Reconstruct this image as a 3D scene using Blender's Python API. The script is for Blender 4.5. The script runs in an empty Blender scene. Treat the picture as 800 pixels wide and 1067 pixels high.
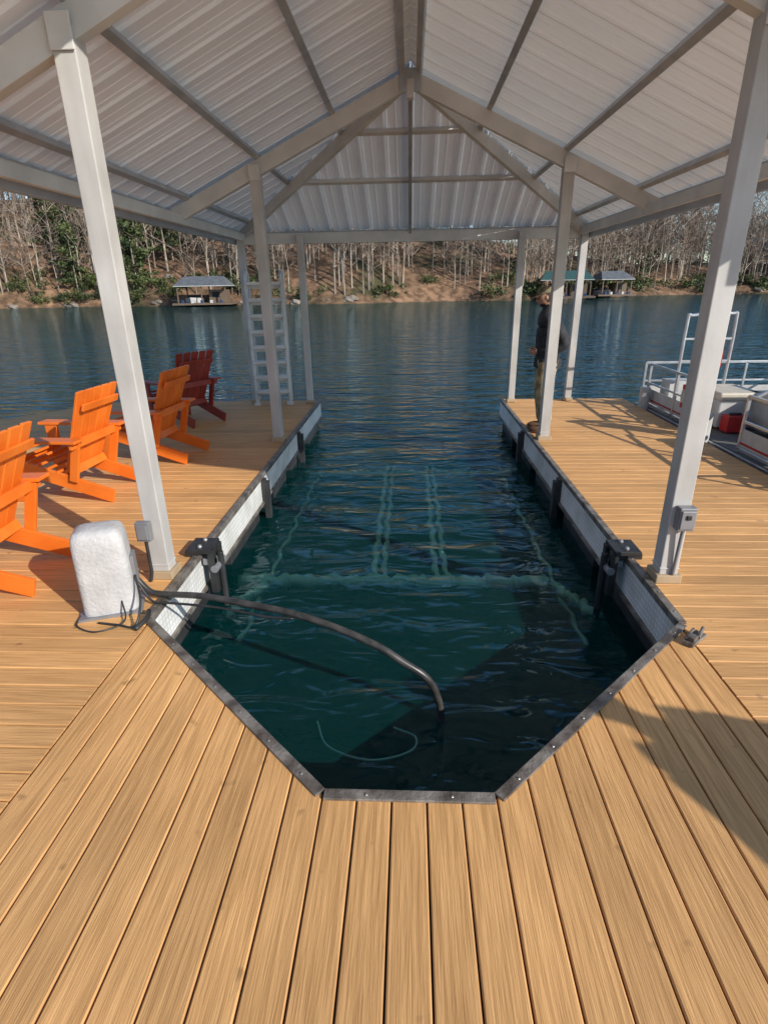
import bpy, math, random
import numpy as np
from mathutils import Vector, Matrix
random.seed(7); rng=np.random.default_rng(11)
H=1.8
scene=bpy.context.scene
# ------------------------------------------------------------------ materials
def newmat(name):
    m=bpy.data.materials.new(name); m.use_nodes=True
    nt=m.node_tree; nt.nodes.clear()
    return m,nt,nt.nodes,nt.links
def mat(name,c1,c2=None,rough=.5,metal=0,scale=6,stretch=(1,1,1),bump=.0,bscale=40,island=0,detail=4,spec=.5,streak=None,contrast=(.35,.65),transl=0,spots=0):
    m,nt,N,L=newmat(name)
    if c2 is None: c2=tuple(x*.82 for x in c1)
    out=N.new('ShaderNodeOutputMaterial'); b=N.new('ShaderNodeBsdfPrincipled')
    b.inputs['Roughness'].default_value=rough; b.inputs['Metallic'].default_value=metal
    b.inputs['Specular IOR Level'].default_value=spec
    tc=N.new('ShaderNodeTexCoord'); mp=N.new('ShaderNodeMapping'); mp.inputs['Scale'].default_value=stretch
    L.new(tc.outputs['Object'],mp.inputs[0])
    n=N.new('ShaderNodeTexNoise'); n.inputs['Scale'].default_value=scale; n.inputs['Detail'].default_value=detail
    L.new(mp.outputs[0],n.inputs['Vector'])
    mr=N.new('ShaderNodeMapRange'); mr.inputs[1].default_value=contrast[0]; mr.inputs[2].default_value=contrast[1]
    L.new(n.outputs['Fac'],mr.inputs[0])
    mx=N.new('ShaderNodeMix'); mx.data_type='RGBA'
    mx.inputs[6].default_value=(*c2,1); mx.inputs[7].default_value=(*c1,1)
    L.new(mr.outputs[0],mx.inputs[0]); col=mx.outputs[2]
    if streak:
        n3=N.new('ShaderNodeTexNoise'); n3.inputs['Scale'].default_value=streak[0]; n3.inputs['Detail'].default_value=3
        mp3=N.new('ShaderNodeMapping'); mp3.inputs['Scale'].default_value=streak[1]
        L.new(tc.outputs['Object'],mp3.inputs[0]); L.new(mp3.outputs[0],n3.inputs['Vector'])
        r3=N.new('ShaderNodeMapRange'); r3.inputs[1].default_value=.3; r3.inputs[2].default_value=.7
        r3.inputs[3].default_value=1-streak[2]; r3.inputs[4].default_value=1+streak[2]
        L.new(n3.outputs['Fac'],r3.inputs[0])
        h=N.new('ShaderNodeHueSaturation'); L.new(r3.outputs[0],h.inputs['Value']); L.new(col,h.inputs['Color']); col=h.outputs[0]
    if spots:
        n4=N.new('ShaderNodeTexNoise'); n4.inputs['Scale'].default_value=spots; n4.inputs['Detail'].default_value=2
        L.new(tc.outputs['Object'],n4.inputs['Vector'])
        r4=N.new('ShaderNodeMapRange'); r4.inputs[1].default_value=.68; r4.inputs[2].default_value=.76; r4.inputs[3].default_value=1; r4.inputs[4].default_value=.62
        L.new(n4.outputs['Fac'],r4.inputs[0])
        h=N.new('ShaderNodeHueSaturation'); L.new(r4.outputs[0],h.inputs['Value']); L.new(col,h.inputs['Color']); col=h.outputs[0]
    if island:
        g=N.new('ShaderNodeNewGeometry'); r=N.new('ShaderNodeMapRange')
        r.inputs[3].default_value=1-island; r.inputs[4].default_value=1+island
        L.new(g.outputs['Random Per Island'],r.inputs[0])
        h=N.new('ShaderNodeHueSaturation'); L.new(r.outputs[0],h.inputs['Value']); L.new(col,h.inputs['Color']); col=h.outputs[0]
    L.new(col,b.inputs['Base Color'])
    rr=N.new('ShaderNodeMapRange'); rr.inputs[3].default_value=max(0,rough-.08); rr.inputs[4].default_value=min(1,rough+.1)
    L.new(n.outputs['Fac'],rr.inputs[0]); L.new(rr.outputs[0],b.inputs['Roughness'])
    if bump:
        n2=N.new('ShaderNodeTexNoise'); n2.inputs['Scale'].default_value=bscale; n2.inputs['Detail'].default_value=3
        L.new(mp.outputs[0],n2.inputs['Vector'])
        bp=N.new('ShaderNodeBump'); bp.inputs['Strength'].default_value=min(1,bump); bp.inputs['Distance'].default_value=.01*max(1,bump)
        L.new(n2.outputs['Fac'],bp.inputs['Height']); L.new(bp.outputs[0],b.inputs['Normal'])
    if transl:
        t=N.new('ShaderNodeBsdfTranslucent'); L.new(col,t.inputs[0]); ms=N.new('ShaderNodeMixShader'); ms.inputs[0].default_value=transl
        L.new(b.outputs[0],ms.inputs[1]); L.new(t.outputs[0],ms.inputs[2]); L.new(ms.outputs[0],out.inputs[0])
    else: L.new(b.outputs[0],out.inputs[0])
    return m
DT=(.74,.405,.155); DT2=(.52,.27,.095)
M={}
M['deckY']=mat('decking_long',DT,DT2,.6,scale=3,stretch=(26,1,1),bump=.3,bscale=8,island=.12,streak=(1.1,(1,1,1),.13),spots=9)
M['deckX']=mat('decking_cross',DT,DT2,.6,scale=3,stretch=(1,26,1),bump=.3,bscale=8,island=.12,streak=(1.1,(1,1,1),.13),spots=9)
M['under']=mat('underframe',(.02,.017,.015),rough=.9)
M['float']=mat('black_float',(.02,.02,.022),(.04,.04,.04),.5)
M['rim']=mat('weathered_rim',(.32,.29,.25),(.11,.09,.075),.45,metal=.4,scale=9,bump=.6,bscale=50)
M['bolt']=mat('bolt_steel',(.35,.33,.30),rough=.4,metal=.8)
M['white']=mat('white_painted_metal',(.52,.50,.47),(.42,.40,.37),.42,scale=2.2,bump=.08,bscale=30,streak=(3,(4,4,.6),.08))
M['sheet']=mat('roof_sheet_underside',(.95,.96,.95),(.90,.91,.90),.4,scale=1.2,streak=(.7,(1,1,1),.02),transl=.10)  # translucency added to brighten the underside; painted steel would pass no sunlight
M['purlin']=mat('purlin_galvanised',(.50,.51,.53),(.38,.39,.41),.4,metal=.3,scale=5)
M['rafter']=mat('rafter_white',(.68,.67,.64),(.55,.54,.51),.45,scale=2.5,streak=(2,(1,1,1),.08))
M['gal']=mat('eave_beam_galvanised',(.55,.56,.57),(.45,.46,.48),.4,metal=.4,scale=3)
M['orange']=mat('orange_paint',(.80,.19,.02),(.70,.145,.012),.42,scale=4,island=.08,bump=.1,bscale=60)
M['maroon']=mat('red_paint',(.34,.045,.028),(.27,.035,.022),.45,scale=4,island=.08)
M['plastic']=mat('white_plastic',(.52,.51,.50),(.42,.41,.40),.5,scale=7,bump=.6,bscale=50)
M['black']=mat('black_rubber',(.02,.02,.02),(.035,.035,.035),.45,scale=10)
M['hose']=mat('dark_hose',(.075,.068,.06),(.03,.028,.026),.35,scale=12)
M['grey']=mat('grey_box',(.30,.30,.31),rough=.45,metal=.4)
M['tan']=mat('tan_trim',(.45,.33,.2),rough=.6)
M['alu']=mat('aluminium',(.70,.70,.70),(.6,.6,.6),.3,metal=.7,scale=8)
M['lift']=mat('lift_frame_paint',(.92,.95,.92),(.80,.88,.84),.6,scale=5)
M['cream']=mat('cream_vinyl',(.62,.55,.43),(.5,.44,.34),.5,scale=6,bump=.1)
M['red']=mat('red_fabric',(.50,.02,.02),(.35,.015,.015),.55,scale=8)
M['teal']=mat('teal_hose',(.02,.30,.28),rough=.4)
M['blue']=mat('blue_towel',(.03,.10,.35),rough=.9)
M['yellow']=mat('yellow_plastic',(.65,.42,.03),rough=.4)
M['carpet']=mat('boat_carpet',(.16,.15,.14),(.1,.1,.1),.95,scale=40)
M['jacket']=mat('black_jacket',(.016,.016,.019),(.034,.034,.04),.8,scale=14,bump=.9,bscale=16)
M['pants']=mat('khaki_trousers',(.46,.35,.19),(.20,.15,.08),.85,scale=12,bump=.9,bscale=14,contrast=(.42,.58))
M['boot']=mat('brown_boot',(.12,.06,.03),rough=.6)
M['skin']=mat('skin',(.50,.28,.19),(.44,.23,.15),.5,scale=20)
M['hair']=mat('brown_hair',(.05,.03,.02),(.03,.02,.012),.8,scale=60)
M['cap']=mat('tan_cap',(.25,.20,.12),(.10,.09,.05),.85,scale=25)
M['eye']=mat('eye_dark',(.02,.015,.01),rough=.2)
M['trunk']=mat('bark_pale',(.40,.33,.26),(.22,.175,.135),.9,scale=.6,island=.3,detail=1)
M['twig']=mat('twigs',(.30,.225,.17),(.18,.13,.10),.9,scale=.2,island=.3,detail=1)
M['pine']=mat('pine_foliage',(.10,.125,.035),(.035,.055,.018),.7,scale=.5,island=.4,detail=1)
M['shrub']=mat('shrub_foliage',(.09,.115,.03),(.04,.05,.016),.6,scale=.4,island=.4,detail=1)
M['rock']=mat('rock',(.30,.25,.20),(.14,.115,.095),.9,scale=.5,bump=1,bscale=1.5)
M['shingle']=mat('grey_shingle',(.14,.15,.165),(.09,.10,.11),.8,scale=2)
M['greenroof']=mat('green_roof',(.045,.11,.10),rough=.5)
M['wood']=mat('brown_wood',(.16,.11,.075),rough=.7,scale=2)
M['wallw']=mat('white_wall',(.55,.54,.51),rough=.7)
M['glass']=mat('dark_window',(.02,.025,.03),rough=.1)
M['bluehull']=mat('blue_hull',(.03,.06,.14),rough=.25)
def panelmat():
    m,nt,N,L=newmat('white_wall_panel')
    out=N.new('ShaderNodeOutputMaterial'); b=N.new('ShaderNodeBsdfPrincipled')
    tc=N.new('ShaderNodeTexCoord')
    sep=N.new('ShaderNodeSeparateXYZ'); L.new(tc.outputs['Object'],sep.inputs[0])
    ad=N.new('ShaderNodeMath'); ad.operation='ADD'; L.new(sep.outputs[0],ad.inputs[0]); L.new(sep.outputs[1],ad.inputs[1])
    cb=N.new('ShaderNodeCombineXYZ'); L.new(ad.outputs[0],cb.inputs[0]); L.new(sep.outputs[2],cb.inputs[1])
    br=N.new('ShaderNodeTexBrick'); br.offset=0; br.inputs['Scale'].default_value=1
    br.inputs['Brick Width'].default_value=.04; br.inputs['Row Height'].default_value=.04; br.inputs['Mortar Size'].default_value=.005
    br.inputs['Color1'].default_value=(.80,.80,.78,1); br.inputs['Color2'].default_value=(.74,.74,.72,1); br.inputs['Mortar'].default_value=(.60,.60,.58,1)
    L.new(cb.outputs[0],br.inputs['Vector'])
    n=N.new('ShaderNodeTexNoise'); n.inputs['Scale'].default_value=3; n.inputs['Detail'].default_value=6
    L.new(tc.outputs['Object'],n.inputs['Vector'])
    mx=N.new('ShaderNodeMix'); mx.data_type='RGBA'; mx.blend_type='MULTIPLY'; mx.inputs[0].default_value=.5
    cr=N.new('ShaderNodeValToRGB'); cr.color_ramp.elements[0].position=.35; cr.color_ramp.elements[0].color=(.5,.48,.42,1); cr.color_ramp.elements[1].position=.6
    L.new(n.outputs['Fac'],cr.inputs[0]); L.new(br.outputs['Color'],mx.inputs[6]); L.new(cr.outputs[0],mx.inputs[7])
    L.new(mx.outputs[2],b.inputs['Base Color']); b.inputs['Roughness'].default_value=.6
    L.new(b.outputs[0],out.inputs[0]); return m
M['panel']=panelmat()
def groundmat():
    m,nt,N,L=newmat('leaf_litter_ground')
    out=N.new('ShaderNodeOutputMaterial'); b=N.new('ShaderNodeBsdfPrincipled'); b.inputs['Roughness'].default_value=.95
    tc=N.new('ShaderNodeTexCoord')
    n=N.new('ShaderNodeTexNoise'); n.inputs['Scale'].default_value=.09; n.inputs['Detail'].default_value=7; n.inputs['Roughness'].default_value=.65
    L.new(tc.outputs['Object'],n.inputs['Vector'])
    cr=N.new('ShaderNodeValToRGB'); e=cr.color_ramp.elements
    e[0].position=.36; e[0].color=(.07,.065,.025,1); e[1].position=.72; e[1].color=(.40,.25,.15,1)
    x=e.new(.47); x.color=(.21,.125,.07,1); x=e.new(.58); x.color=(.32,.185,.105,1)
    L.new(n.outputs['Fac'],cr.inputs[0])
    n2=N.new('ShaderNodeTexNoise'); n2.inputs['Scale'].default_value=1.0; n2.inputs['Detail'].default_value=4
    L.new(tc.outputs['Object'],n2.inputs['Vector'])
    mx=N.new('ShaderNodeMix'); mx.data_type='RGBA'; mx.blend_type='MULTIPLY'; mx.inputs[0].default_value=.85
    c2=N.new('ShaderNodeValToRGB'); c2.color_ramp.elements[0].position=.38; c2.color_ramp.elements[0].color=(.3,.28,.25,1); c2.color_ramp.elements[1].position=.62
    L.new(n2.outputs['Fac'],c2.inputs[0]); L.new(cr.outputs[0],mx.inputs[6]); L.new(c2.outputs[0],mx.inputs[7])
    sp=N.new('ShaderNodeSeparateXYZ'); L.new(tc.outputs['Object'],sp.inputs[0])
    mr=N.new('ShaderNodeMapRange'); mr.inputs[1].default_value=-.9; mr.inputs[2].default_value=-.3; L.new(sp.outputs[2],mr.inputs[0])
    m2=N.new('ShaderNodeMix'); m2.data_type='RGBA'; m2.inputs[6].default_value=(.010,.026,.014,1)
    L.new(mr.outputs[0],m2.inputs[0]); L.new(mx.outputs[2],m2.inputs[7]); L.new(m2.outputs[2],b.inputs['Base Color'])
    L.new(b.outputs[0],out.inputs[0]); return m
M['ground']=groundmat()
def watermat():
    m,nt,N,L=newmat('lake_water')
    out=N.new('ShaderNodeOutputMaterial'); tc=N.new('ShaderNodeTexCoord')
    def noise(s,st,d,rot=0,dist=0):
        mp=N.new('ShaderNodeMapping'); mp.inputs['Scale'].default_value=st; mp.inputs['Rotation'].default_value=(0,0,rot); L.new(tc.outputs['Object'],mp.inputs[0])
        n=N.new('ShaderNodeTexNoise'); n.inputs['Scale'].default_value=s; n.inputs['Detail'].default_value=d; n.inputs['Roughness'].default_value=.5; n.inputs['Distortion'].default_value=dist
        L.new(mp.outputs[0],n.inputs['Vector']); return n.outputs['Fac']
    b1=N.new('ShaderNodeBump'); b1.inputs['Distance'].default_value=.11; L.new(noise(1.1,(.6,1.5,1),1,.15,.4),b1.inputs['Height'])
    b2=N.new('ShaderNodeBump'); b2.inputs['Distance'].default_value=.055; L.new(noise(3.6,(.6,1.4,1),2,-.25,.6),b2.inputs['Height']); L.new(b1.outputs[0],b2.inputs['Normal'])
    fr=N.new('ShaderNodeFresnel'); fr.inputs['IOR'].default_value=1.33; L.new(b2.outputs[0],fr.inputs['Normal'])
    gl=N.new('ShaderNodeBsdfGlossy'); gl.inputs['Roughness'].default_value=.04; gl.inputs['Color'].default_value=(.68,.90,1,1); L.new(b2.outputs[0],gl.inputs['Normal'])
    df=N.new('ShaderNodeBsdfDiffuse'); df.inputs['Color'].default_value=(.004,.085,.085,1)
    tr=N.new('ShaderNodeBsdfTransparent'); tr.inputs['Color'].default_value=(.60,.95,.88,1)
    mb=N.new('ShaderNodeMixShader'); mb.inputs[0].default_value=.25; L.new(tr.outputs[0],mb.inputs[1]); L.new(df.outputs[0],mb.inputs[2])
    mx=N.new('ShaderNodeMixShader'); L.new(fr.outputs[0],mx.inputs[0]); L.new(mb.outputs[0],mx.inputs[1]); L.new(gl.outputs[0],mx.inputs[2])
    L.new(mx.outputs[0],out.inputs[0]); return m
M['water']=watermat()
# ------------------------------------------------------------------ mesh builder
class MB:
    def __init__(s): s.v=[];s.f=[];s.m=[]
    def add(s,vs,fs,m=0):
        o=len(s.v); s.v.extend([tuple(v) for v in vs]); s.f.extend([tuple(i+o for i in f) for f in fs]); s.m.extend([m]*len(fs))
    def box(s,c,sz,m=0,R=None):
        x,y,z=[a/2 for a in sz]; R=R or Matrix.Identity(3); c=Vector(c)
        vs=[c+R@Vector((i*x,j*y,k*z)) for i in(-1,1) for j in(-1,1) for k in(-1,1)]
        s.add(vs,[(0,1,3,2),(4,6,7,5),(0,4,5,1),(2,3,7,6),(0,2,6,4),(1,5,7,3)],m)
    def beam(s,p,q,w,h,m=0,up=(0,0,1)):
        p=Vector(p);q=Vector(q);d=q-p;l=d.length;d.normalize();u=Vector(up)
        sx=d.cross(u)
        if sx.length<1e-4: sx=d.cross(Vector((0,1,0)))
        sx.normalize();uz=sx.cross(d)
        R=Matrix((sx,d,uz)).transposed()
        s.box((p+q)/2,(w,l,h),m,R)
    def tube(s,pts,r,m=0,n=8,cap=True):
        pts=[Vector(p) for p in pts]; rs=r if isinstance(r,(list,tuple)) else [r]*len(pts)
        t0=(pts[1]-pts[0]).normalized(); a=t0.orthogonal().normalized(); vs=[]
        for i,p in enumerate(pts):
            t=(pts[min(i+1,len(pts)-1)]-pts[max(i-1,0)]).normalized()
            a=(a-t*a.dot(t)).normalized(); b=t.cross(a)
            for k in range(n):
                an=2*math.pi*k/n; vs.append(p+(a*math.cos(an)+b*math.sin(an))*rs[i])
        fs=[]
        for i in range(len(pts)-1):
            for k in range(n):
                fs.append((i*n+k,i*n+(k+1)%n,(i+1)*n+(k+1)%n,(i+1)*n+k))
        if cap: fs.append(tuple(range(n))[::-1]); fs.append(tuple((len(pts)-1)*n+k for k in range(n)))
        s.add(vs,fs,m)
    def torus(s,c,R,r,m=0):
        pts=[(c[0],c[1]+R*math.cos(2*math.pi*i/24),c[2]+R*math.sin(2*math.pi*i/24)) for i in range(25)]
        s.tube(pts,r,m,8,False)
    def prism(s,poly,z0,z1,m=0):
        n=len(poly); vs=[(x,y,z0) for x,y in poly]+[(x,y,z1) for x,y in poly]
        fs=[tuple(range(n))[::-1],tuple(range(n,2*n))]+[(i,(i+1)%n,n+(i+1)%n,n+i) for i in range(n)]
        s.add(vs,fs,m)
    def ball(s,c,r,m=0,n=10,k=7,sc=(1,1,1)):
        vs=[];fs=[]
        for i in range(k+1):
            th=math.pi*i/k
            for j in range(n):
                ph=2*math.pi*j/n
                vs.append((c[0]+r*sc[0]*math.sin(th)*math.cos(ph),c[1]+r*sc[1]*math.sin(th)*math.sin(ph),c[2]+r*sc[2]*math.cos(th)))
        for i in range(k):
            for j in range(n): fs.append((i*n+j,(i+1)*n+j,(i+1)*n+(j+1)%n,i*n+(j+1)%n))
        s.add(vs,fs,m)
    def obj(s,name,mats,parent=None,bevel=0,smooth=False,loc=(0,0,0),rotz=0):
        me=bpy.data.meshes.new(name); me.from_pydata(s.v,[],s.f); me.update()
        for mm in mats: me.materials.append(M[mm])
        me.polygons.foreach_set('material_index',s.m)
        if smooth: me.polygons.foreach_set('use_smooth',[True]*len(me.polygons))
        me.update()
        o=bpy.data.objects.new(name,me); scene.collection.objects.link(o)
        o.location=loc; o.rotation_euler=(0,0,rotz)
        if parent: o.parent=parent
        if bevel:
            b=o.modifiers.new('b','BEVEL'); b.width=bevel; b.segments=2; b.limit_method='ANGLE'; b.angle_limit=math.radians(40)
        return o
def empty(name,loc=(0,0,0),rotz=0):
    e=bpy.data.objects.new(name,None); scene.collection.objects.link(e); e.location=loc; e.rotation_euler=(0,0,rotz); return e
def spline(pts,n=10):
    P=[Vector(p) for p in pts]; P=[2*P[0]-P[1]]+P+[2*P[-1]-P[-2]]; out=[]
    for i in range(1,len(P)-2):
        for k in range(n):
            t=k/n; a,b,c,d=P[i-1],P[i],P[i+1],P[i+2]
            out.append(.5*((2*b)+(c-a)*t+(2*a-5*b+4*c-d)*t*t+(3*b-a-3*c+d)*t**3))
    out.append(P[-2]); return out
# ------------------------------------------------------------------ deck
SX=.845*H; FX=.18*H; FY=.875*H; KY=1.53*H; EY=5.26*H; RX=1.97*H
def board(mb,x0,x1,y0,y1a,y1b,m,axis):
    t=.028;b=.004
    if axis=='Y':
        sec=[(x0,-t),(x0,-b),(x0+b,0),(x1-b,0),(x1,-b),(x1,-t)]
        vs=[(x,y0,z) for x,z in sec]+[(x,y1a+(y1b-y1a)*(x-x0)/(x1-x0),z) for x,z in sec]
    else:
        (xa0,xa1),(xb0,xb1)=y0,y1a
        sec=[(x0,-t,0),(x0,-b,0),(x0+b,0,0),(x1-b,0,1),(x1,-b,1),(x1,-t,1)]
        vs=[(xa0+(xa1-xa0)*k,y,z) for y,z,k in sec]+[(xb0+(xb1-xb0)*k,y,z) for y,z,k in sec]
    fs=[(i,i+1,i+7,i+6) for i in range(5)]+[(0,6,11,5),(5,4,3,2,1,0),(6,7,8,9,10,11)]
    mb.add(vs,fs,m)
dk=MB(); pitch=.1315; gap=.0065
nb=round(2*SX/pitch); pw=2*SX/nb
def yend(x):
    x=abs(x); return FY-.02 if x<FX else FY-.02+(x-FX)
for i in range(nb):
    a=-SX+i*pw+gap/2; b=a+pw-gap
    board(dk,a,b,-3.5,yend(a),yend(b),0,'Y')
def xleft(y):
    y=min(y,5.42*H); return max(-2.72*H-(5.42*H-y)*.84,-9)
y=-3.5
while y<5.40*H:
    b=y+pitch-gap
    if y<EY+.05: board(dk,y,b,(xleft(y),xleft(b)),(-SX-gap if y<KY else -SX-.055,)*2,None,1,'X')
    xr=RX if y>2.25*H else 9
    if y<EY+.05: board(dk,y,b,(SX+gap if y<KY else SX+.055,)*2,(xr,xr),None,1,'X')
    y+=pitch
deck=dk.obj('wooden_deck',['deckY','deckX'])
uf=MB()
uf.prism([(-9,-3.5),(-SX-.06,-3.5),(-SX-.06,EY+.04),(xleft(EY)+.05,EY+.04),(-8.9,5.42*H-(9-2.72*H)/.84)],-.26,-.045)
uf.prism([(SX+.06,-3.5),(8.95,-3.5),(8.95,2.24*H),(RX-.03,2.24*H),(RX-.03,EY+.04),(SX+.06,EY+.04)],-.26,-.045)
uf.prism([(-SX-.05,-3.5),(SX+.05,-3.5),(SX+.05,KY-.07),(FX+.03,FY-.09),(-FX-.03,FY-.09),(-SX-.05,KY-.07)],-.255,-.047)
uf.box((RX+.012,(2.25*H+EY)/2,-.13),(.024,EY-2.25*H,.22),1)
uf.obj('deck_frame',['under','wood'])
# slip walls & rim
sl=MB()
poly=[(-SX,EY+.04),(-SX,KY),(-FX,FY),(FX,FY),(SX,KY),(SX,EY+.04)]
for i in range(5):
    p=Vector((*poly[i],0));q=Vector((*poly[i+1],0)); d=(q-p).normalized(); nrm=Vector((-d.y,d.x,0))
    L_=(q-p).length
    sl.beam(p-nrm*.022+Vector((0,0,.006)),q-nrm*.022+Vector((0,0,.006)),.046,.012,0)
    sl.beam(p-nrm*.002+Vector((0,0,-.012)),q-nrm*.002+Vector((0,0,-.012)),.010,.044,0)
    if i in(0,4):
        sl.beam(p-nrm*.02+Vector((0,0,-.150)),q-nrm*.02+Vector((0,0,-.150)),.03,.225,1)
        sl.beam(p-nrm*.0+Vector((0,0,-.275)),q-nrm*.0+Vector((0,0,-.275)),.03,.03,0)
        for yy in (3.0*H,4.1*H):
            sl.box((p.x+nrm.x*.01,yy,-.16),(.05,.09,.27),2); sl.box((p.x+nrm.x*.04,yy,-.25),(.06,.07,.4),2)
        for k in range(5):
            sl.box((p.x-nrm.x*.27,KY+.7+k*1.35,-.50),(.46,1.0,.38),2)
    else:
        sl.beam(p-nrm*.03+Vector((0,0,-.155)),q-nrm*.03+Vector((0,0,-.155)),.03,.23,2)
    n=max(2,int(L_/.22))
    for k in range(n):
        c=p+d*(L_*(k+.5)/n)-nrm*.024; sl.ball((c.x,c.y,.013),.008,3,8,4,(1,1,.6))
slip=sl.obj('slip_edging',['rim','panel','float','bolt'],bevel=.002)
for sgn in(-1,1):
    b=MB(); yb=2.03*H
    b.box((0,0,.045),(.18,.22,.03),0); b.box((sgn*.05,0,.02),(.10,.2,.04),0)
    b.box((-sgn*.08,-.06,-.13),(.05,.06,.34),0); b.box((-sgn*.08,.07,-.13),(.05,.06,.34),0)
    b.box((-sgn*.06,0,-.05),(.09,.16,.05),1); b.tube([(-sgn*.10,-.10,-.1),(-sgn*.10,.10,-.1)],.03,1,10)
    b.tube([(-sgn*.12,0,.0),(-sgn*.12,0,-.55)],.026,0,10); b.ball((0,.06,.065),.018,1); b.ball((0,-.06,.065),.018,1)
    b.obj('lift_bracket',['black','grey'],loc=(sgn*SX,yb,0),bevel=.004)
c=MB(); c.box((0,0,.012),(.16,.06,.02),0); c.box((-.03,0,.03),(.05,.045,.03),0); c.tube([(.0,-.02,.03),(.09,.0,.045)],.010,0); c.tube([(-.06,.02,.03),(.05,.03,.04)],.008,0)
c.obj('corner_bracket',['rim'],loc=(.80*H+.09,1.44*H,.002),rotz=.7,bevel=.003)
# ------------------------------------------------------------------ canopy
can=empty('dock_canopy')
PX=.92*H; ZR=2.07*H; SL=.455; WE=1.5*H; YP=3.8*H; YN=1.35*H; YF=YP+WE
def zr(x): return ZR-SL*abs(x)
po=MB()
for sgn in(-1,1):
    for yy in(1.83*H,3.8*H):
        po.box((sgn*PX,yy,zr(PX)/2),(.115,.115,zr(PX)),0)
        po.box((sgn*PX,yy,.03),(.16,.16,.06),1)
        po.box((sgn*PX,yy-.0,.10),(.125,.125,.012),0)
    po.box((sgn*PX,5.15*H,.70*H),(.10,.10,1.4*H),0); po.box((sgn*PX,5.15*H,.03),(.14,.14,.05),1)
    po.box((sgn*1.44*H,5.2*H,.70*H),(.10,.10,1.4*H),0); po.box((sgn*1.44*H,5.2*H,.03),(.14,.14,.05),1)
po.obj('posts',['white','tan'],can,bevel=.006)
rf=MB()
def raf(x,y,up=0): return Vector((x,y,zr(x)+up))
for yy in(1.83*H,3.8*H):
    for sgn in(-1,1):
        rf.beam(raf(sgn*.01,yy),raf(sgn*1.45*H,yy),.075,.145,0)
    rf.box((0,yy-.045,ZR-.02),(.22,.012,.20),1)
    rf.box((0,yy-.01,ZR-.09),(.07,.10,.16),0)
    for sgn in (-1,1):
        rf.box((sgn*PX,yy-.068,zr(PX)-.03),(.12,.008,.15),0)
for sgn in(-1,1):
    rf.beam((sgn*.05,YP+.05,ZR-.0),(sgn*1.44*H,YP+1.44*H,zr(1.44*H)),.06,.13,0)
rf.beam((0,YP+.1,ZR-.03),(0,YP+1.42*H,zr(1.42*H)),.045,.10,1)
rf.box((0,5.22*H,1.385*H),(2.9*H,.07,.15),0)
rf.box((0,YF-.01,1.40*H),(2*WE,.03,.16),2)
for sgn in(-1,1):
    rf.box((sgn*(WE-.01),(YN+YF)/2,1.405*H),(.05,YF-YN,.20),2)
    rf.box((sgn*1.40*H,(1.83*H+5.2*H)/2,1.395*H),(.05,3.3*H,.10),0)
rf.obj('rafters_and_beams',['rafter','purlin','gal'],can,bevel=.004)
pu=MB()
UP=.10
for sgn in(-1,1):
    for x in(.05,.447,.90,1.346):
        xx=x*H; u=Vector((sgn*SL,0,1)).normalized()
        pu.beam(raf(sgn*xx,YN+.02,UP),raf(sgn*xx,YP+xx,UP),.055,.05,0,up=u)
for x in(.45,.90):
    xx=x*H; pu.beam((-xx,YP+xx,zr(xx)+UP),(xx,YP+xx,zr(xx)+UP),.055,.05,1,up=(0,SL,1))
pu.obj('purlins',['purlin','rafter'],can,bevel=.003)
def prof(a,b,pr=.305):
    pts=[];base=a
    while base<b:
        for dx,o in((0,0),(.085,0),(.095,.007),(.105,0),(.19,0),(.20,.007),(.21,0),(.252,0),(.268,.03),(.292,.03)):
            if base+dx<b: pts.append((base+dx,o))
        base+=pr
    pts.append((b,0)); return pts
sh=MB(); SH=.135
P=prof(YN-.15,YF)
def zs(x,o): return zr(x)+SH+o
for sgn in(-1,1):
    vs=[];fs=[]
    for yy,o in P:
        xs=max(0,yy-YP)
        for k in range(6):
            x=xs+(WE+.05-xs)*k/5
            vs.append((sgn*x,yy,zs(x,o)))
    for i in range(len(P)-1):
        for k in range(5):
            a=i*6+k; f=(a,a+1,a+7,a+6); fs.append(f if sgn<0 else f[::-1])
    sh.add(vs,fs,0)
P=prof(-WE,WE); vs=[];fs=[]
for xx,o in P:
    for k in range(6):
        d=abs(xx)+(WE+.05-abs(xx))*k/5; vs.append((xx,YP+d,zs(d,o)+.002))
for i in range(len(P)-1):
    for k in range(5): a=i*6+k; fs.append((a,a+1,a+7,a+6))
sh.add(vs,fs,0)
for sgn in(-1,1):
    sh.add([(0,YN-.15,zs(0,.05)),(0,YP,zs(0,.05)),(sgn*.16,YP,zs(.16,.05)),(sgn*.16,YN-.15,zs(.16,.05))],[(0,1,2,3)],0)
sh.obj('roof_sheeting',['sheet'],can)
ob=MB(); ob.box((0,0,0),(.10,.06,.15),0); ob.box((0,-.035,0),(.085,.012,.12),0); ob.box((0,-.045,.02),(.03,.01,.03),1); ob.tube([(0,0,-.07),(0,.02,-.40)],.012,0)
ob.obj('outlet_box',['grey','black'],loc=(PX+.02,1.83*H-.09,.46),bevel=.006)
ob2=MB(); ob2.box((0,0,0),(.09,.05,.13),0); ob2.box((0,-.03,0),(.07,.012,.1),0); ob2.tube([(0,0,-.06),(.0,.0,-.3),(-.02,-.02,-.4)],.012,1)
ob2.obj('outlet_box',['grey','black'],loc=(-PX-.05,1.83*H-.085,.36),bevel=.006)
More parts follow.
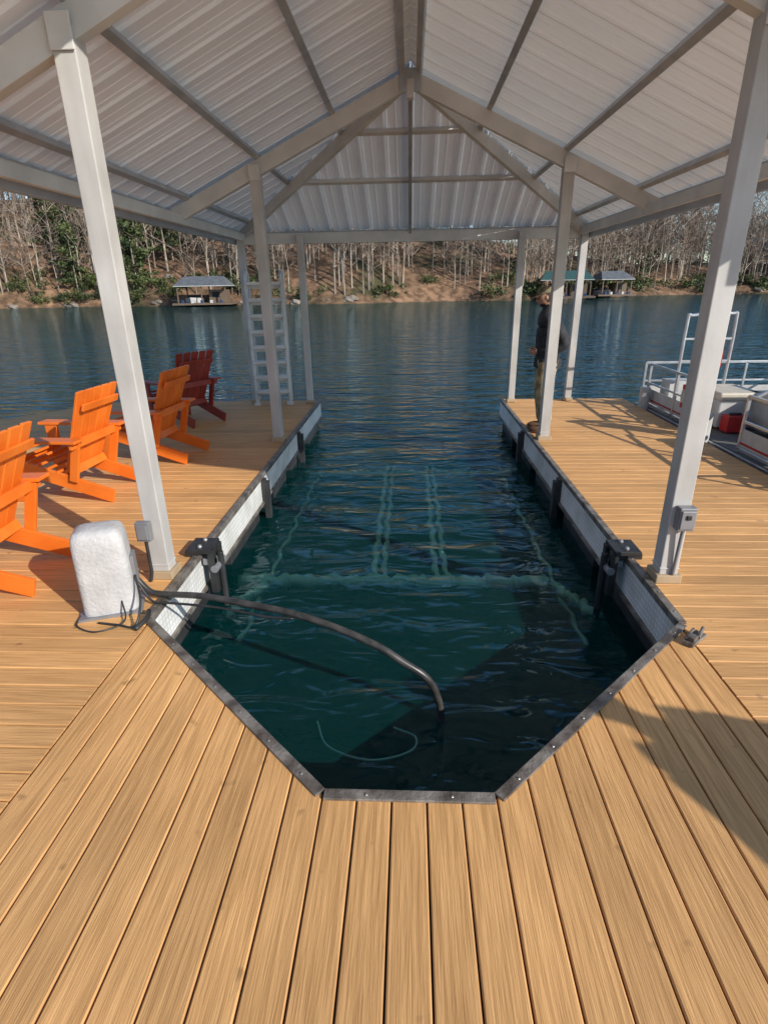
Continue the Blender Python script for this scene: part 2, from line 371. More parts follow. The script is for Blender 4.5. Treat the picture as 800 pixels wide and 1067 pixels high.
# ------------------------------------------------------------------ lift motor box
mbx=MB()
def ring(z,s):
    out=[]
    for k in range(32):
        a=2*math.pi*k/32; c,sn=math.cos(a),math.sin(a); e=.38
        out.append((.150*s*math.copysign(abs(c)**e,c),.115*s*math.copysign(abs(sn)**e,sn),z))
    return out
LV=[(0,1.0),(.03,1.03),(.06,1.01),(.25,.99),(.40,.97),(.47,.95),(.505,.90),(.53,.80),(.54,.60),(.545,.3)]
vs=[]
for z,s in LV: vs+=ring(z,s)
vs.append((0,0,.546)); n_=32; fs=[(i*n_+k,i*n_+(k+1)%n_,(i+1)*n_+(k+1)%n_,(i+1)*n_+k) for i in range(len(LV)-1) for k in range(n_)]
fs+=[((len(LV)-1)*n_+k,(len(LV)-1)*n_+(k+1)%n_,len(vs)-1) for k in range(n_)]
mbx.add(vs,fs,0)
mo=mbx.obj('lift_motor_box',['plastic'],loc=(-1.005*H,1.60*H,.0),rotz=.35,smooth=True)
tb=MB(); tb.box((.158,0,.25),(.02,.10,.18),0); tb.box((0,0,.008),(.35,.27,.016),0)
t_=tb.obj('trim',['grey'],mo)
# hoses
WZ=-.45
hs_=MB()
hs_.tube(spline([(-.95*H,1.66*H,.16),(-.90*H,1.65*H,.06),(-.852*H,1.644*H,.045),(-.70*H,1.60*H,.08),(-.543*H,1.532*H,.11),(-.37*H,1.475*H,.11),(-.222*H,1.414*H,.09),(-.10*H,1.375*H,.03),(-.02*H,1.357*H,-.05),(.05*H,1.35*H,-.14),(.085*H,1.352*H,-.27),(.10*H,1.362*H,-.47),(.10*H,1.37*H,-.8)],10),.020,0,12)
hs_.obj('lift_hose',['hose'],smooth=True)
h2=MB()
h2.tube(spline([(-.94*H,1.64*H,.18),(-.88*H,1.615*H,.03),(-.82*H,1.60*H,.03),(-.72*H,1.575*H,.045),(-.60*H,1.54*H,.06),(-.45*H,1.49*H,.065),(-.36*H,1.465*H,.085)],8),.008,0,8)
h2.tube(spline([(-.95*H,1.56*H,.10),(-.92*H,1.50*H,.015),(-.98*H,1.44*H,.012),(-1.06*H,1.47*H,.012),(-1.08*H,1.53*H,.012)],8),.005,0,8)
h2.tube(spline([(-.91*H,1.60*H,.22),(-.87*H,1.53*H,.12),(-.87*H,1.47*H,.02),(-.93*H,1.48*H,.012),(-1.0*H,1.49*H,.012)],8),.007,0,8)
h2.tube(spline([(-.86*H,1.55*H,.03),(-.845*H,1.5*H,.035),(-.86*H,1.45*H,.02)],6),.014,0,8)
h2.obj('electric_cable',['black'],smooth=True)
rp=MB(); rp.tube(spline([(-.30*H,1.42*H,WZ-.12),(-.25*H,1.32*H,WZ-.13),(-.12*H,1.27*H,WZ-.13),(.0,1.30*H,WZ-.12),(.02*H,1.36*H,WZ-.12),(-.05*H,1.40*H,WZ-.12)],8),.006,0,6)
rp.obj('sunken_rope',['lift'],smooth=True)
# ------------------------------------------------------------------ submerged lift
lf=MB()
def wob(p,q,r,m=0,amp=.02):
    p=Vector(p);q=Vector(q);n=90;pts=[]
    for i in range(n+1):
        t=i/n; c=p.lerp(q,t); c+=Vector((amp*math.sin(t*61+p.x)*.8+amp*.6*math.sin(t*27),amp*math.sin(t*49+1+p.y),0)); pts.append(c)
    lf.tube(pts,[r*(1+.35*math.sin(i*1.3)*math.sin(i*.37)) for i in range(n+1)],m,6)
Z=-.62
wob((-SX+.02,2.40*H,Z),(.66*H,2.40*H,Z),.06)
wob((-SX+.02,4.2*H,Z-.06),(SX-.1,4.2*H,Z-.06),.045)
for x in(-.155,.155):
    wob((x*H-.045,2.40*H,Z+.01),(x*H-.045,4.25*H,Z+.01),.030,amp=.013); wob((x*H+.045,2.40*H,Z+.01),(x*H+.045,4.25*H,Z+.01),.026,amp=.013)
for sgn in(-1,1):
    wob((sgn*(SX-.12),2.03*H,Z+.1),(sgn*(SX-.3),2.40*H,Z),.035); wob((sgn*(SX-.2),2.0*H,Z-.12),(sgn*(SX-.2),4.2*H,Z-.12),.02)
lf.obj('boat_lift',['lift'],smooth=True)
# ------------------------------------------------------------------ chairs
def chair(loc,rz,m,name='adirondack_chair'):
    c=MB()
    for s in(-1,1):
        c.beam((.36,s*.25,.33),(-.50,s*.25,.055),.028,.115,0)
        c.box((.32,s*.285,.268),(.11,.028,.535),0)
        c.box((.04,s*.325,.548),(.78,.13,.024),0)
        c.beam((-.20,s*.285,.19),(-.29,s*.285,.535),.028,.07,0,up=(1,0,0))
    c.beam((-.285,-.36,.515),(-.285,.36,.515),.028,.07,0)
    for i in range(7):
        t=i/6; x=.39-.50*t; z=.385-.16*t
        c.beam((x,-.265,z),(x,.265,z),.068,.022,0,up=(.30,0,1))
    for i in range(5):
        yb=-.19+.095*i; yt=-.235+.1175*i; top=.93
        c.beam((-.10,yb,.20),(-.385,yt,top),.096,.02,0,up=(1,0,.4))
    c.beam((-.155,-.25,.255),(-.155,.25,.255),.025,.07,0,up=(.4,0,1))
    c.beam((-.385,-.25,.80),(-.385,.25,.80),.02,.06,0,up=(-.38,0,1))
    c.box((.335,0,.30),(.024,.5,.11),0)
    o=c.obj(name,[m],loc=loc,rotz=rz,bevel=.004); o.scale=(1.1,1.1,1.08); return o
chair((-1.34*H-.52,1.80*H,0),math.pi+.05,'orange')
chair((-1.50*H-.52,2.76*H,0),math.pi-.06,'orange')
chair((-1.36*H-.52,3.42*H,0),math.pi-.10,'orange')
chair((-1.50*H-.60,4.45*H,0),math.pi-.55,'maroon')
# ------------------------------------------------------------------ dock ladder
ld=MB()
for s in(-1,1):
    ld.tube(spline([(s*.27,.0,0),(s*.27,.0,.9),(s*.27,.0,1.85),(s*.27,.05,2.0),(s*.27,.16,2.03),(s*.27,.26,1.94),(s*.27,.28,1.6)],6),.028,0,10)
    ld.tube([(s*.27,.28,1.6),(s*.27,.28,.02)],.022,0,8)
    ld.box((s*.27,0,.02),(.1,.1,.04),0)
for k in range(8):
    z=.22+k*.235; ld.box((0,-.02,z),(.52,.15,.045),0); ld.box((0,.055,z-.04),(.52,.02,.07),0)
ld.obj('dock_ladder',['rafter'],loc=(-1.25*H,5.10*H,0),rotz=.12,bevel=.003)
# ------------------------------------------------------------------ pontoon boat
bt=empty('pontoon_boat',(RX+.12,0,0))
B0,B1=2.55*H,5.15*H
h=MB()
for x in(.42,1.95):
    h.tube([(x,B0-.1,-.42),(x,B1-.4,-.42),(x,B1-.1,-.40),(x,B1+.25,-.30)],[.30,.30,.26,.06],0,16)
h.box((1.2,(B0+B1)/2,-.06),(2.4,B1-B0,.07),0); h.box((1.2,(B0+B1)/2,-.018),(2.34,B1-B0-.06,.012),1)
h.obj('hull',['alu','carpet'],bt,bevel=.004)
fn=MB()
def rail(x0,y0,x1,y1,z1=.62,panel=True):
    p=Vector((x0,y0,0));q=Vector((x1,y1,0));d=q-p;n=max(1,int(d.length/.75))
    for z in(.03,z1): fn.beam(p+Vector((0,0,z)),q+Vector((0,0,z)),.032,.032,0)
    fn.beam(p+Vector((0,0,.34)),q+Vector((0,0,.34)),.025,.025,0)
    for i in range(n+1):
        c=p+d*i/n; fn.box((c.x,c.y,z1/2),(.032,.032,z1),0)
    if panel:
        fn.beam(p+Vector((0,0,.16)),q+Vector((0,0,.16)),.008,.20,1); fn.beam(p+Vector((0,0,.10)),q+Vector((0,0,.10)),.014,.025,2)
rail(.05,B0+.05,.05,B0+1.7); rail(.05,B0+2.5,.05,B1-.3)
rail(2.35,B0+.05,2.35,B1-.1); rail(.05,B1-.1,2.35,B1-.1); rail(.05,B0+.05,2.35,B0+.05)
fn.tube(spline([(.15,B1-1.0,0),(.15,B1-1.0,1.25),(.22,B1-1.0,1.36),(.72,B1-1.0,1.38),(.8,B1-1.0,1.25),(.8,B1-1.0,0)],5),.022,0,8)
fn.beam((.15,B1-1.0,.75),(.8,B1-1.0,.75),.025,.025,0); fn.beam((.15,B1-1.0,1.05),(.8,B1-1.0,1.05),.025,.025,0)
fn.beam((.62,B0+1.6,0),(.62,B0+1.6,1.3),.035,.035,0); fn.beam((2.2,B0+1.6,0),(2.2,B0+1.6,1.3),.035,.035,0); fn.beam((.62,B0+1.6,1.3),(2.2,B0+1.6,1.3),.035,.035,0)
fn.beam((.62,B0+.6,0),(.62,B0+.6,1.0),.035,.035,0); fn.beam((.62,B0+.6,1.0),(.62,B0+1.6,1.3),.03,.03,0)
fn.beam((.1,B0+1.65,.62),(.62,B0+1.6,.95),.03,.03,0)
fn.obj('rails',['alu','wallw','red'],bt,bevel=.003)
st=MB()
def seat(x,y,w,l):
    st.box((x,y,.20),(w,l,.36),0); st.box((x,y,.42),(w+.03,l+.03,.10),1)
seat(1.0,B0+2.3,.55,1.2); st.box((1.32,B0+2.3,.62),(.14,1.2,.42),1)
seat(.55,B1-1.6,.5,.7); seat(1.9,B0+.8,.6,1.3)
st.box((.80,B0+1.05,.36),(.5,.6,.70),0); st.box((.80,B0+1.05,.73),(.56,.66,.04),1)
st.obj('seats',['wallw','cream'],bt,bevel=.03)
cl=MB()
cl.box((.32,B0+.55,.18),(.42,.32,.32),1); cl.box((.32,B0+.55,.355),(.44,.34,.05),6)
cl.box((.60,B1-1.05,1.06),(.07,.08,.40),0); cl.box((.60,B1-1.05,.80),(.13,.11,.24),0)
cl.torus((.0,B0+2.9,.38),.17,.045,1)
for k in range(4):
    a=math.pi/4+k*math.pi/2; cl.box((.0,B0+2.9+.17*math.cos(a),.38+.17*math.sin(a)),(.10,.06,.06),0)
cl.tube(spline([(.52,B0+2.0,1.2),(.6,B0+1.8,1.0),(.7,B0+1.62,.8),(.72,B0+1.7,1.1),(.65,B0+1.62,1.3),(.55,B0+1.6,1.25),(.6,B0+1.65,.7)],6),.024,2,8)
cl.tube(spline([(.6,B0+1.6,1.33),(.85,B0+1.6,1.36),(1.1,B0+1.6,1.33)],5),.035,3,8)
cl.box((.75,B0+1.58,.98),(.14,.12,.36),4); cl.tube([(.75,B0+1.58,1.15),(.75,B0+1.58,1.30)],.012,4,6)
cl.box((.95,B0+1.58,1.05),(.22,.03,.42),6)
cl.tube(spline([(.5,B0+1.9,.03),(.4,B0+2.2,.05),(.6,B0+2.4,.04),(.75,B0+2.0,.06),(.5,B0+1.8,.08)],6),.02,5,8)
cl.box((.45,B0+2.6,.11),(.24,.18,.20),0); cl.tube([(.38,B0+2.6,.23),(.52,B0+2.6,.23)],.018,4,6)
cl.box((.35,B1-.6,.22),(.35,.3,.42),1); cl.ball((.40,B0+1.35,.14),.14,4,10,7,(1,1.4,.9)); cl.box((.85,B0+1.0,.80),(.25,.18,.10),1); cl.box((.72,B0+1.15,.80),(.12,.12,.12),6)
for k in range(3): cl.tube([(-.06,B0+.4+k*1.9,.30),(-.06,B0+.4+k*1.9,-.20)],.075,1,10)
cl.obj('clutter',['red','wallw','teal','yellow','black','hose','blue'],bt,bevel=.008)
# ------------------------------------------------------------------ people
def skinmesh(V,E,Rr,root=0,sub=2):
    me=bpy.data.meshes.new('t'); me.from_pydata(V,E,[]); o=bpy.data.objects.new('t',me); scene.collection.objects.link(o)
    sk=o.modifiers.new('s','SKIN'); sk.use_smooth_shade=True
    for i,r in enumerate(Rr):
        rr=r if isinstance(r,tuple) else (r,r)
        me.skin_vertices[0].data[i].radius=rr
    me.skin_vertices[0].data[root].use_root=True
    ss=o.modifiers.new('ss','SUBSURF'); ss.levels=sub; ss.render_levels=sub
    dg=bpy.context.evaluated_depsgraph_get(); dg.update(); nm=bpy.data.meshes.new_from_object(o.evaluated_get(dg))
    bpy.data.objects.remove(o); return nm
def man(name,loc,rz,spread=0,bulk=1.15):
    e=empty(name,loc,rz)
    V=[(0,0,.95),(0,.01,1.12),(0,.015,1.32),(0,.02,1.44),(0,.055,1.57)]
    R=[(.150*bulk,.125*bulk),(.150*bulk,.13*bulk),(.170*bulk,.135*bulk),(.11,.09),.055]; E=[(0,1),(1,2),(2,3),(3,4)]
    for s in(-1,1):
        o=len(V); V+=[(s*.09,0,.86),(s*.105,.02,.68),(s*.115,.03,.49),(s*.12,-.005,.32),(s*.125,-.03,.09)]; R+=[.105*bulk,.095*bulk,.080*bulk,.078*bulk,.072*bulk]
        E+=[(0,o),(o,o+1),(o+1,o+2),(o+2,o+3),(o+3,o+4)]
        o=len(V)
        if spread: V+=[(s*.17,.02,1.40),(s*.33,.0,1.30),(s*.46,.05,1.18),(s*.30,.12,1.30),(s*.20,.18,1.42)]
        else: V+=[(s*.175,.01,1.385),(s*.235,-.08,1.26),(s*.27,-.17,1.12),(s*.22,-.02,1.04),(s*.14,.14,1.02)]
        R+=[.078*bulk,.068*bulk,.060*bulk,.052*bulk,.040]; E+=[(3,o),(o,o+1),(o+1,o+2),(o+2,o+3),(o+3,o+4)]
    me=skinmesh(V,E,R); me.materials.clear()
    for k_ in('jacket','pants','skin'): me.materials.append(M[k_])
    for p in me.polygons:
        c=p.center; p.material_index=1 if c.z<.90 else (2 if c.z>1.545 and abs(c.x)<.08 else 0)
    bo=bpy.data.objects.new('body',me); scene.collection.objects.link(bo); bo.parent=e
    g=MB()
    for z0,z1,rx,ry,oy in((.82,.93,.190,.165,0),(1.49,1.56,.076,.078,.04)):
        vs=[]
        for z in(z0,(z0+z1)/2,z1):
            for k in range(24):
                a=2*math.pi*k/24; q=1+(.03 if z==z0 else 0); vs.append((rx*q*math.cos(a),ry*q*math.sin(a)-.005+oy,z+.006*math.sin(5*a)))
        g.add(vs,[(i*24+k,i*24+(k+1)%24,(i+1)*24+(k+1)%24,(i+1)*24+k) for i in range(2) for k in range(24)],0)
    for s in(-1,1):
        g.ball((s*.127,.045,.050),.048,1,12,8,(1,2.7,1.0)); g.ball((s*.125,-.03,.10),.060,1,12,8,(1,1.15,1.3)); g.box((s*.127,.04,.012),(.080,.25,.024),1)
    g.obj('hem_and_boots',['jacket','boot'],e,smooth=True)
    for s in(-1,1):
        w=Vector((s*.14,.14,1.02)) if not spread else Vector((s*.20,.18,1.42))
        f=Vector((-s*.55,.75,-.15)).normalized(); sd=Vector((0,.15,1)).normalized(); pn=f.cross(sd).normalized()*(-s)
        V=[tuple(w-f*.02),tuple(w+f*.045)];R=[(.027,.027),(.030,.024)];E=[(0,1)]
        for k,(off,ln) in enumerate(((.030,.075),(.011,.085),(-.010,.078),(-.029,.060))):
            o=len(V); r=w+f*.08+sd*off
            k1=r+f*ln*.4+pn*ln*.15; k2=k1+f*ln*.2+pn*ln*.35; k3=k2-f*ln*.05+pn*ln*.28
            V+=[tuple(r),tuple(k1),tuple(k2),tuple(k3)]; R+=[.0105,.0095,.0088,.0075]; E+=[(1,o),(o,o+1),(o+1,o+2),(o+2,o+3)]
        o=len(V); t=w+f*.025+sd*.030
        V+=[tuple(t),tuple(t+f*.03+sd*.022+pn*.012),tuple(t+f*.06+sd*.03+pn*.03)]; R+=[.013,.011,.009]; E+=[(0,o),(o,o+1),(o+1,o+2)]
        hm=skinmesh(V,E,R,0,1); hm.materials.clear(); hm.materials.append(M['skin'])
        for p in hm.polygons: p.material_index=0
        ho=bpy.data.objects.new('hand',hm); scene.collection.objects.link(ho); ho.parent=e
    hd=MB(); n=28;k=22;vs=[];fs=[]
    for i in range(k+1):
        th=math.pi*i/k
        for j in range(n):
            ph=2*math.pi*j/n; x=math.sin(th)*math.cos(ph);y=math.sin(th)*math.sin(ph);z=math.cos(th)
            X=.076*x;Y=.098*y;Zz=.118*z
            if z<0: X*=1-.28*z*z; Y=Y*(1-.10*z*z)+ (.012*(-z) if y>0 else .01*z)
            if y>.5:
                fx=x
                nose=math.exp(-(fx/.16)**2-((z+.10)/.20)**2)*.020; nose+=math.exp(-(fx/.13)**2-((z+.20)/.10)**2)*.010
                brow=math.exp(-((z-.12)/.10)**2)*.005; eye=-math.exp(-((abs(fx)-.38)/.16)**2-((z-.0)/.10)**2)*.008
                lip=math.exp(-(fx/.28)**2-((z+.46)/.09)**2)*.006; chin=math.exp(-(fx/.3)**2-((z+.78)/.15)**2)*.010
                Y+=nose+brow+eye+lip+chin
            vs.append((X,Y,Zz))
    for i in range(k):
        for j in range(n): fs.append((i*n+j,(i+1)*n+j,(i+1)*n+(j+1)%n,i*n+(j+1)%n))
    hd.add(vs,fs,0)
    for m_i,f in enumerate(fs):
        c=sum((Vector(vs[q]) for q in f),Vector())/4
        if c.y<-.0 and c.z>-.06: hd.m[m_i]=1
        if c.y>.02 and c.z<-.062: hd.m[m_i]=1
        if c.z>.05 : hd.m[m_i]=2
    for s in(-1,1):
        hd.ball((s*.079,-.005,-.005),.018,0,10,7,(.45,.9,1.5)); hd.ball((s*.029,.088,.002),.0105,3,8,6)
    cr=[]
    for i in range(7):
        th=math.pi/2*i/6
        for j in range(20):
            ph=2*math.pi*j/20; cr.append((.084*math.sin(th)*math.cos(ph),-.002+.106*math.sin(th)*math.sin(ph),.045+.085*math.cos(th)))
    hd.add(cr,[(i*20+j,(i+1)*20+j,(i+1)*20+(j+1)%20,i*20+(j+1)%20) for i in range(6) for j in range(20)],2)
    br=[]
    for j in range(13):
        ph=math.pi*(.12+.76*j/12); br+= [(.083*math.cos(ph),.102*math.sin(ph),.048),(.080*math.cos(ph),.055+.125*math.sin(ph),.030)]
    hd.add(br,[(2*j,2*j+1,2*j+3,2*j+2) for j in range(12)],2)
    ho=hd.obj('head',['skin','hair','cap','eye'],e,smooth=True); ho.location=(0,.085,1.645); ho.rotation_euler=(-.26,0,0)
    return e
man('man',(.96*H,4.06*H,0),math.atan2(.10,-.99)-math.pi/2,bulk=1.25)
# second man, added out of view at right to throw the front-deck shadow
man('man',(3.48,.02,0),math.atan2(.62,-.78)-math.pi/2,spread=1,bulk=1.0)
# ------------------------------------------------------------------ water / terrain
w=MB(); w.add([(-700,-500,WZ),(700,-500,WZ),(700,900,WZ),(-700,900,WZ)],[(0,1,2,3)],0); w.obj('lake_water',['water'])
def vn(x,y,seed=0):
    return (math.sin(x*.043+seed)*math.cos(y*.051+seed*2)+.5*math.sin(x*.11+y*.07+seed*3)+.3*math.sin(x*.23-y*.19+seed)+.15*math.sin(x*.61+y*.43))
def shore(x):
    s=86+2.5*math.sin(x*.09)+1.5*math.sin(x*.23+1)
    if x>18: s+=min(24,(x-18)*.9)
    if x<-45: s-=min(20,(-45-x)*.25)
    return s
def dist(x,y): return max(y-shore(x),abs(x)-190,-y-90)
def ht(x,y):
    d=dist(x,y)
    if d<0: return max(-4,-.45+d*.35)
    t=max(0,min(1,(x+20)/60)); A=22*(1-t)+6*t
    z=-.45+.9*min(1,d/1.2)+A*(1-math.exp(-max(0,d-1)/(28)))+vn(x,y)*min(1,d/15)*1.3
    return z
gx=np.concatenate([np.linspace(-600,-130,16),np.arange(-126,130,1.8),np.linspace(134,600,16)])
gy=np.concatenate([np.linspace(-450,55,26),np.arange(58,170,1.6),np.linspace(175,800,24)])
vs=[(x,yy,ht(x,yy)) for yy in gy for x in gx]; nx=len(gx)
fs=[(j*nx+i,j*nx+i+1,(j+1)*nx+i+1,(j+1)*nx+i) for j in range(len(gy)-1) for i in range(nx-1)]
g=MB(); g.add(vs,fs,0); g.obj('ground',['ground'],smooth=True)
def bare(Ht):
    V=[];F=[];Mi=[]
    def ribbon(p,q,w0,w1,m,n3=False):
        p=np.array(p);q=np.array(q);d=q-p;d/=np.linalg.norm(d)+1e-6
        a=np.cross(d,rng.normal(size=3));a/=np.linalg.norm(a); b=np.cross(d,a)
        o=len(V)
        if n3:
            for c,w in((p,w0),(q,w1)):
                for k in range(5): an=2*math.pi*k/5; V.append(c+(a*math.cos(an)+b*math.sin(an))*w)
            for k in range(5): F.append((o+k,o+(k+1)%5,o+5+(k+1)%5,o+5+k)); Mi.append(m)
        else:
            V.extend([p-a*w0,p+a*w0,q+a*w1,q-a*w1]); F.append((o,o+1,o+2,o+3)); Mi.append(m)
    lean=rng.normal(size=2)*.04; pts=[]
    for k in range(5):
        z=Ht*k/4; pts.append(np.array([lean[0]*z+rng.normal()*.10*k,lean[1]*z+rng.normal()*.10*k,z]))
    r0=.008*Ht+.02
    for k in range(4): ribbon(pts[k],pts[k+1],r0*(1-k*.22),r0*(1-(k+1)*.22),0,True)
    for l in range(18):
        t=.22+.76*rng.random(); f=t*4; k=min(3,int(f)); p=pts[k]+(pts[k+1]-pts[k])*(f-k)
        an=rng.random()*6.28; up=.4+.9*rng.random(); d=np.array([math.cos(an),math.sin(an),up]); d/=np.linalg.norm(d)
        ln=Ht*(.14+.22*rng.random())*(1.15-t*.5); q=p+d*ln; ribbon(p,q,.055,.02,0)
        for tw in range(9):
            s=.2+.8*rng.random(); pp=p+d*ln*s; dd=d+rng.normal(size=3)*.6+np.array([0,0,.25]); dd/=np.linalg.norm(dd)
            qq=pp+dd*(.8+1.2*rng.random()); ribbon(pp,qq,.036,.012,1)
    return np.array(V),F,Mi
def leafy(kind):
    V=[];F=[];Mi=[]
    def quad(c,s,m):
        a=rng.normal(size=3);a/=np.linalg.norm(a);b=np.cross(a,rng.normal(size=3));b/=np.linalg.norm(b)
        o=len(V); V.extend([c-a*s,c+b*s*.55,c+a*s,c-b*s*.55]); F.append((o,o+1,o+2,o+3)); Mi.append(m)
    if kind=='pine':
        Ht=13
        for k in range(5): V.append(np.array([.2*math.cos(k*1.257),.2*math.sin(k*1.257),0]))
        V.append(np.array([0,0,Ht]))
        for k in range(5): F.append((k,(k+1)%5,5)); Mi.append(1)
        for l in range(44):
            t=.12+.86*(l/44); z=Ht*t; an=rng.random()*6.28; ln=(3.3*(1-t)**.75+.4)*(.6+.6*rng.random())
            d=np.array([math.cos(an),math.sin(an),.10+.25*t])
            for s in range(int(8+ln*8)):
                u=.2+.85*rng.random(); c=np.array([0,0,z])+d*ln*u+rng.normal(size=3)*np.array([.32,.32,.16])*(.6+.5*u)
                quad(c,.26+.16*rng.random(),0)
    else:
        for cl_ in range(9):
            c0=np.array([rng.normal()*1.5,rng.normal()*.9,.4+rng.random()*1.1]); r=.5+.45*rng.random()
            for s in range(45):
                d=rng.normal(size=3); d/=np.linalg.norm(d); quad(c0+d*r*(.4+.75*rng.random()),.15+.12*rng.random(),0)
    return np.array(V),F,Mi
def scatter(name,temps,places,mats):
    AV=[];AF=[];AM=[];o=0
    for (x,yy,z,s,rot,ti) in places:
        V,F,Mi=temps[ti]; c,sn=math.cos(rot),math.sin(rot)
        W=V*s; W=np.stack([W[:,0]*c-W[:,1]*sn+x,W[:,0]*sn+W[:,1]*c+yy,W[:,2]+z],1)
        AV.append(W); AF.extend([tuple(i+o for i in f) for f in F]); AM.extend(Mi); o+=len(V)
    me=bpy.data.meshes.new(name); me.from_pydata(np.concatenate(AV).tolist(),[],AF)
    for m_ in mats: me.materials.append(M[m_])
    me.polygons.foreach_set('material_index',AM); me.update()
    ob_=bpy.data.objects.new(name,me); scene.collection.objects.link(ob_); return ob_
temps=[bare(11+1.0*i) for i in range(8)]
pl=[]
while len(pl)<1350:
    x=rng.uniform(-95,125); d=1.5+60*rng.random()**1.3; yy=shore(x)+d
    pl.append((x,yy,ht(x,yy)-.2,.6+.45*rng.random(),rng.random()*6.28,int(rng.integers(8))))
scatter('bare_trees',temps,pl,['trunk','twig'])
pt=[leafy('pine') for _ in range(3)]
pp=[]
for i in range(46):
    if i<27: x=rng.choice([rng.uniform(-44,-30),rng.uniform(-78,-46)]); d=2.0+20*rng.random()
    elif i<30: x=rng.uniform(-27,5); d=16+20*rng.random()
    else: x=rng.uniform(30,110); d=6+30*rng.random()
    yy=shore(x)+d
    pp.append((x,yy,ht(x,yy)-.3,(.45+.65*rng.random()) if x<0 else .5,rng.random()*6.28,int(rng.integers(3))))
scatter('evergreen_trees',pt,pp,['pine','trunk'])
sb=[leafy('s') for _ in range(3)]; pp=[]
for i in range(230):
    x=rng.uniform(-95,115)
    if -27<x<12 and rng.random()<.75: continue
    d=.8+4*rng.random()**2 if rng.random()<.75 else 2+25*rng.random(); yy=shore(x)+d; pp.append((x,yy,ht(x,yy)-.2,.45+.6*rng.random(),rng.random()*6.28,int(rng.integers(3))))
scatter('shoreline_shrubs',sb,pp,['shrub'])
rk=MB()
for i in range(34):
    x=rng.uniform(-70,-8) if i<26 else rng.uniform(20,80); d=.1+ (12*rng.random() if i%5==0 else .8*rng.random()); yy=shore(x)+d; r=.25+.45*rng.random()
    o=len(rk.v); zc_=ht(x,yy)+r*.1; rk.ball((x,yy,zc_),r,0,10,7,(1.4,1,.7))
    for q in range(o,len(rk.v)): v=rk.v[q]; f=1+.16*math.sin(v[0]*5+v[2]*7)+.12*math.sin(v[1]*9+v[2]*4); rk.v[q]=(x+(v[0]-x)*f,yy+(v[1]-yy)*f,zc_+(v[2]-zc_)*f)
rk.obj('shoreline_rocks',['rock'])
def bhouse(x,yy,w_,d_,roof,rz=0,boat=True):
    b=MB(); zb=WZ
    b.box((0,0,zb+.35),(w_+1.5,d_+1,.25),0)
    for i in(-1,0,1):
        for j in(-1,1): b.box((i*w_/2,j*d_/2,zb+1.5),(.16,.16,2.5),0)
    e=zb+2.7; r=e+1.2; X=w_/2+.4;Y=d_/2+.4; t=X-.9
    V=[(-X,-Y,e),(X,-Y,e),(X,Y,e),(-X,Y,e),(-t,0,r),(t,0,r)]
    b.add(V,[(0,1,5,4),(1,2,5),(2,3,4,5),(3,0,4)],2); b.box((0,0,e-.07),(2*X-.05,2*Y-.05,.10),3)
    b.box((w_*.28,d_*.1,zb+1.3),(w_*.36,d_*.6,1.7),0); b.box((w_*.25,d_*.1-d_*.3-.02,zb+1.5),(w_*.15,.03,.7),4); b.box((w_*.40,d_*.1-d_*.3-.02,zb+1.25),(.8,.03,1.5),0)
    if boat:
        bx=-w_*.24; L_=d_*.95; W2=w_*.17
        vs=[(bx-W2,L_/2,zb+.3),(bx+W2,L_/2,zb+.3),(bx+W2,-L_*.1,zb+.3),(bx,-L_/2,zb+.6),(bx-W2,-L_*.1,zb+.3),
            (bx-W2*1.15,L_/2,zb+1.05),(bx+W2*1.15,L_/2,zb+1.05),(bx+W2*1.15,-L_*.1,zb+1.1),(bx,-L_*.6,zb+1.2),(bx-W2*1.15,-L_*.1,zb+1.1)]
        b.add(vs,[(0,1,2,3,4),(5,9,8,7,6)]+[(i,(i+1)%5,5+(i+1)%5,5+i) for i in range(5)],3)
        b.box((bx,.0,zb+1.25),(W2*1.8,.06,.45),4); b.box((bx,L_*.3,zb+1.2),(W2*1.7,.5,.35),5)
    for k in range(5): b.box((-w_*.4+k*w_*.2,-d_*.55,zb+.65),(.35,.3,.4),3 if k%2 else 5)
    b.obj('boathouse',['wood','wallw',roof,'wallw','glass','bluehull'],loc=(x,yy,0),rotz=rz,bevel=.02)
bhouse(-28.5,shore(-28.5)-3.0,6.4,5,'shingle',.1)
bhouse(22.5,shore(22.5)-3.5,6.5,5,'greenroof',-.15)
bhouse(32,shore(32)-3,4.5,4.5,'shingle',.1)
bhouse(62,shore(62)-14,6.5,5.5,'shingle',.2)
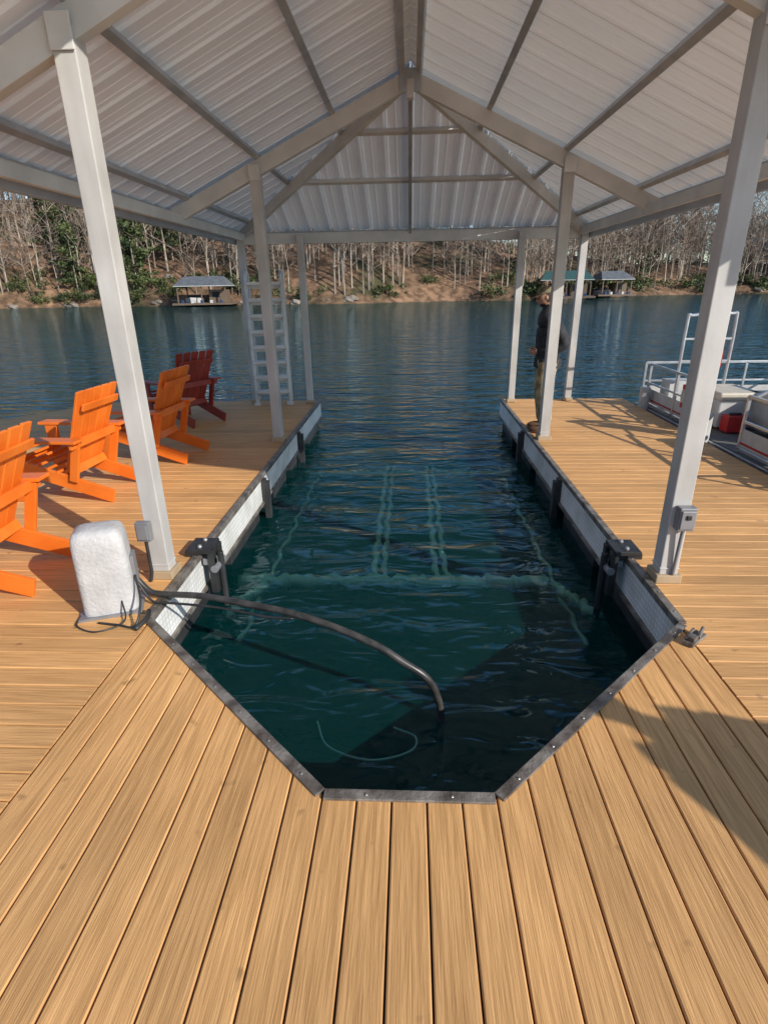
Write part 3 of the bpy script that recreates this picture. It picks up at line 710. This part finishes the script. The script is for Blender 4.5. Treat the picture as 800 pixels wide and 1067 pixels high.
def house(x,yy,rz,w_,d_):
    z=ht(x,yy)-.5; b=MB(); b.box((0,0,2.6),(w_,d_,5.2),0); X=w_/2+.5;Y=d_/2+.5
    b.add([(-X,-Y,5.1),(X,-Y,5.1),(X,Y,5.1),(-X,Y,5.1),(-X,0,7.6),(X,0,7.6)],[(0,1,5,4),(2,3,4,5),(0,4,3),(1,2,5),(0,3,2,1)],1)
    for i in range(4):
        for zz in(1.6,3.9): b.box((-w_*.375+i*w_*.25,-d_/2-.02,zz),(1.1,.05,1.3),2); b.box((-w_*.375+i*w_*.25,-d_/2-.01,zz),(1.35,.04,1.55),3)
    b.box((0,-d_/2-1.3,2.6),(w_,2.5,.15),3)
    for i in range(5): b.box((-w_/2+.2+i*(w_-.4)/4,-d_/2-2.4,1.3),(.15,.15,2.6),3)
    b.obj('house',['wood','shingle','glass','wallw'],loc=(x,yy,z),rotz=rz)
house(74,shore(74)+22,.2,11,8)
# ------------------------------------------------------------------ light
SD=Vector((.78,-.62,0)).normalized(); EL=math.radians(27)
sd=Vector((SD.x*math.cos(EL),SD.y*math.cos(EL),math.sin(EL)))
sun=bpy.data.lights.new('sun','SUN'); sun.energy=5; sun.angle=math.radians(.5); sun.color=(1,.95,.88)
so=bpy.data.objects.new('sun',sun); scene.collection.objects.link(so); so.rotation_euler=sd.to_track_quat('Z','Y').to_euler(); so.location=(30,-30,30)
wd=bpy.data.worlds.new('World'); scene.world=wd; wd.use_nodes=True; nt=wd.node_tree
bg=nt.nodes.get('Background') or nt.nodes.new('ShaderNodeBackground')
sk=nt.nodes.new('ShaderNodeTexSky'); sk.sky_type='NISHITA'; sk.sun_disc=False; sk.sun_elevation=EL; sk.sun_rotation=math.atan2(SD.x,SD.y)
sk.ozone_density=3.0; sk.dust_density=.3
nt.links.new(sk.outputs[0],bg.inputs[0]); bg.inputs[1].default_value=.15
scene.view_settings.view_transform='Standard'; scene.view_settings.look='None'; scene.view_settings.exposure=0
# ------------------------------------------------------------------ camera
Yc=Vector((27,-236,580.6)).normalized(); Dc=Vector((24,1431,580.6)).normalized(); Xc=Dc.cross(Yc)
right=Vector((Xc.x,Yc.x,-Dc.x)); down=Vector((Xc.y,Yc.y,-Dc.y)); fwd=Vector((Xc.z,Yc.z,-Dc.z))
R=Matrix((right,-down,-fwd)).transposed()
cam=bpy.data.cameras.new('camera'); co=bpy.data.objects.new('camera',cam); scene.collection.objects.link(co)
cam.sensor_fit='VERTICAL'; cam.sensor_height=24; cam.lens=24*580.6/1067; cam.clip_end=3000; cam.clip_start=.05
co.matrix_world=Matrix.Translation((0,0,H))@R.to_4x4()
scene.camera=co
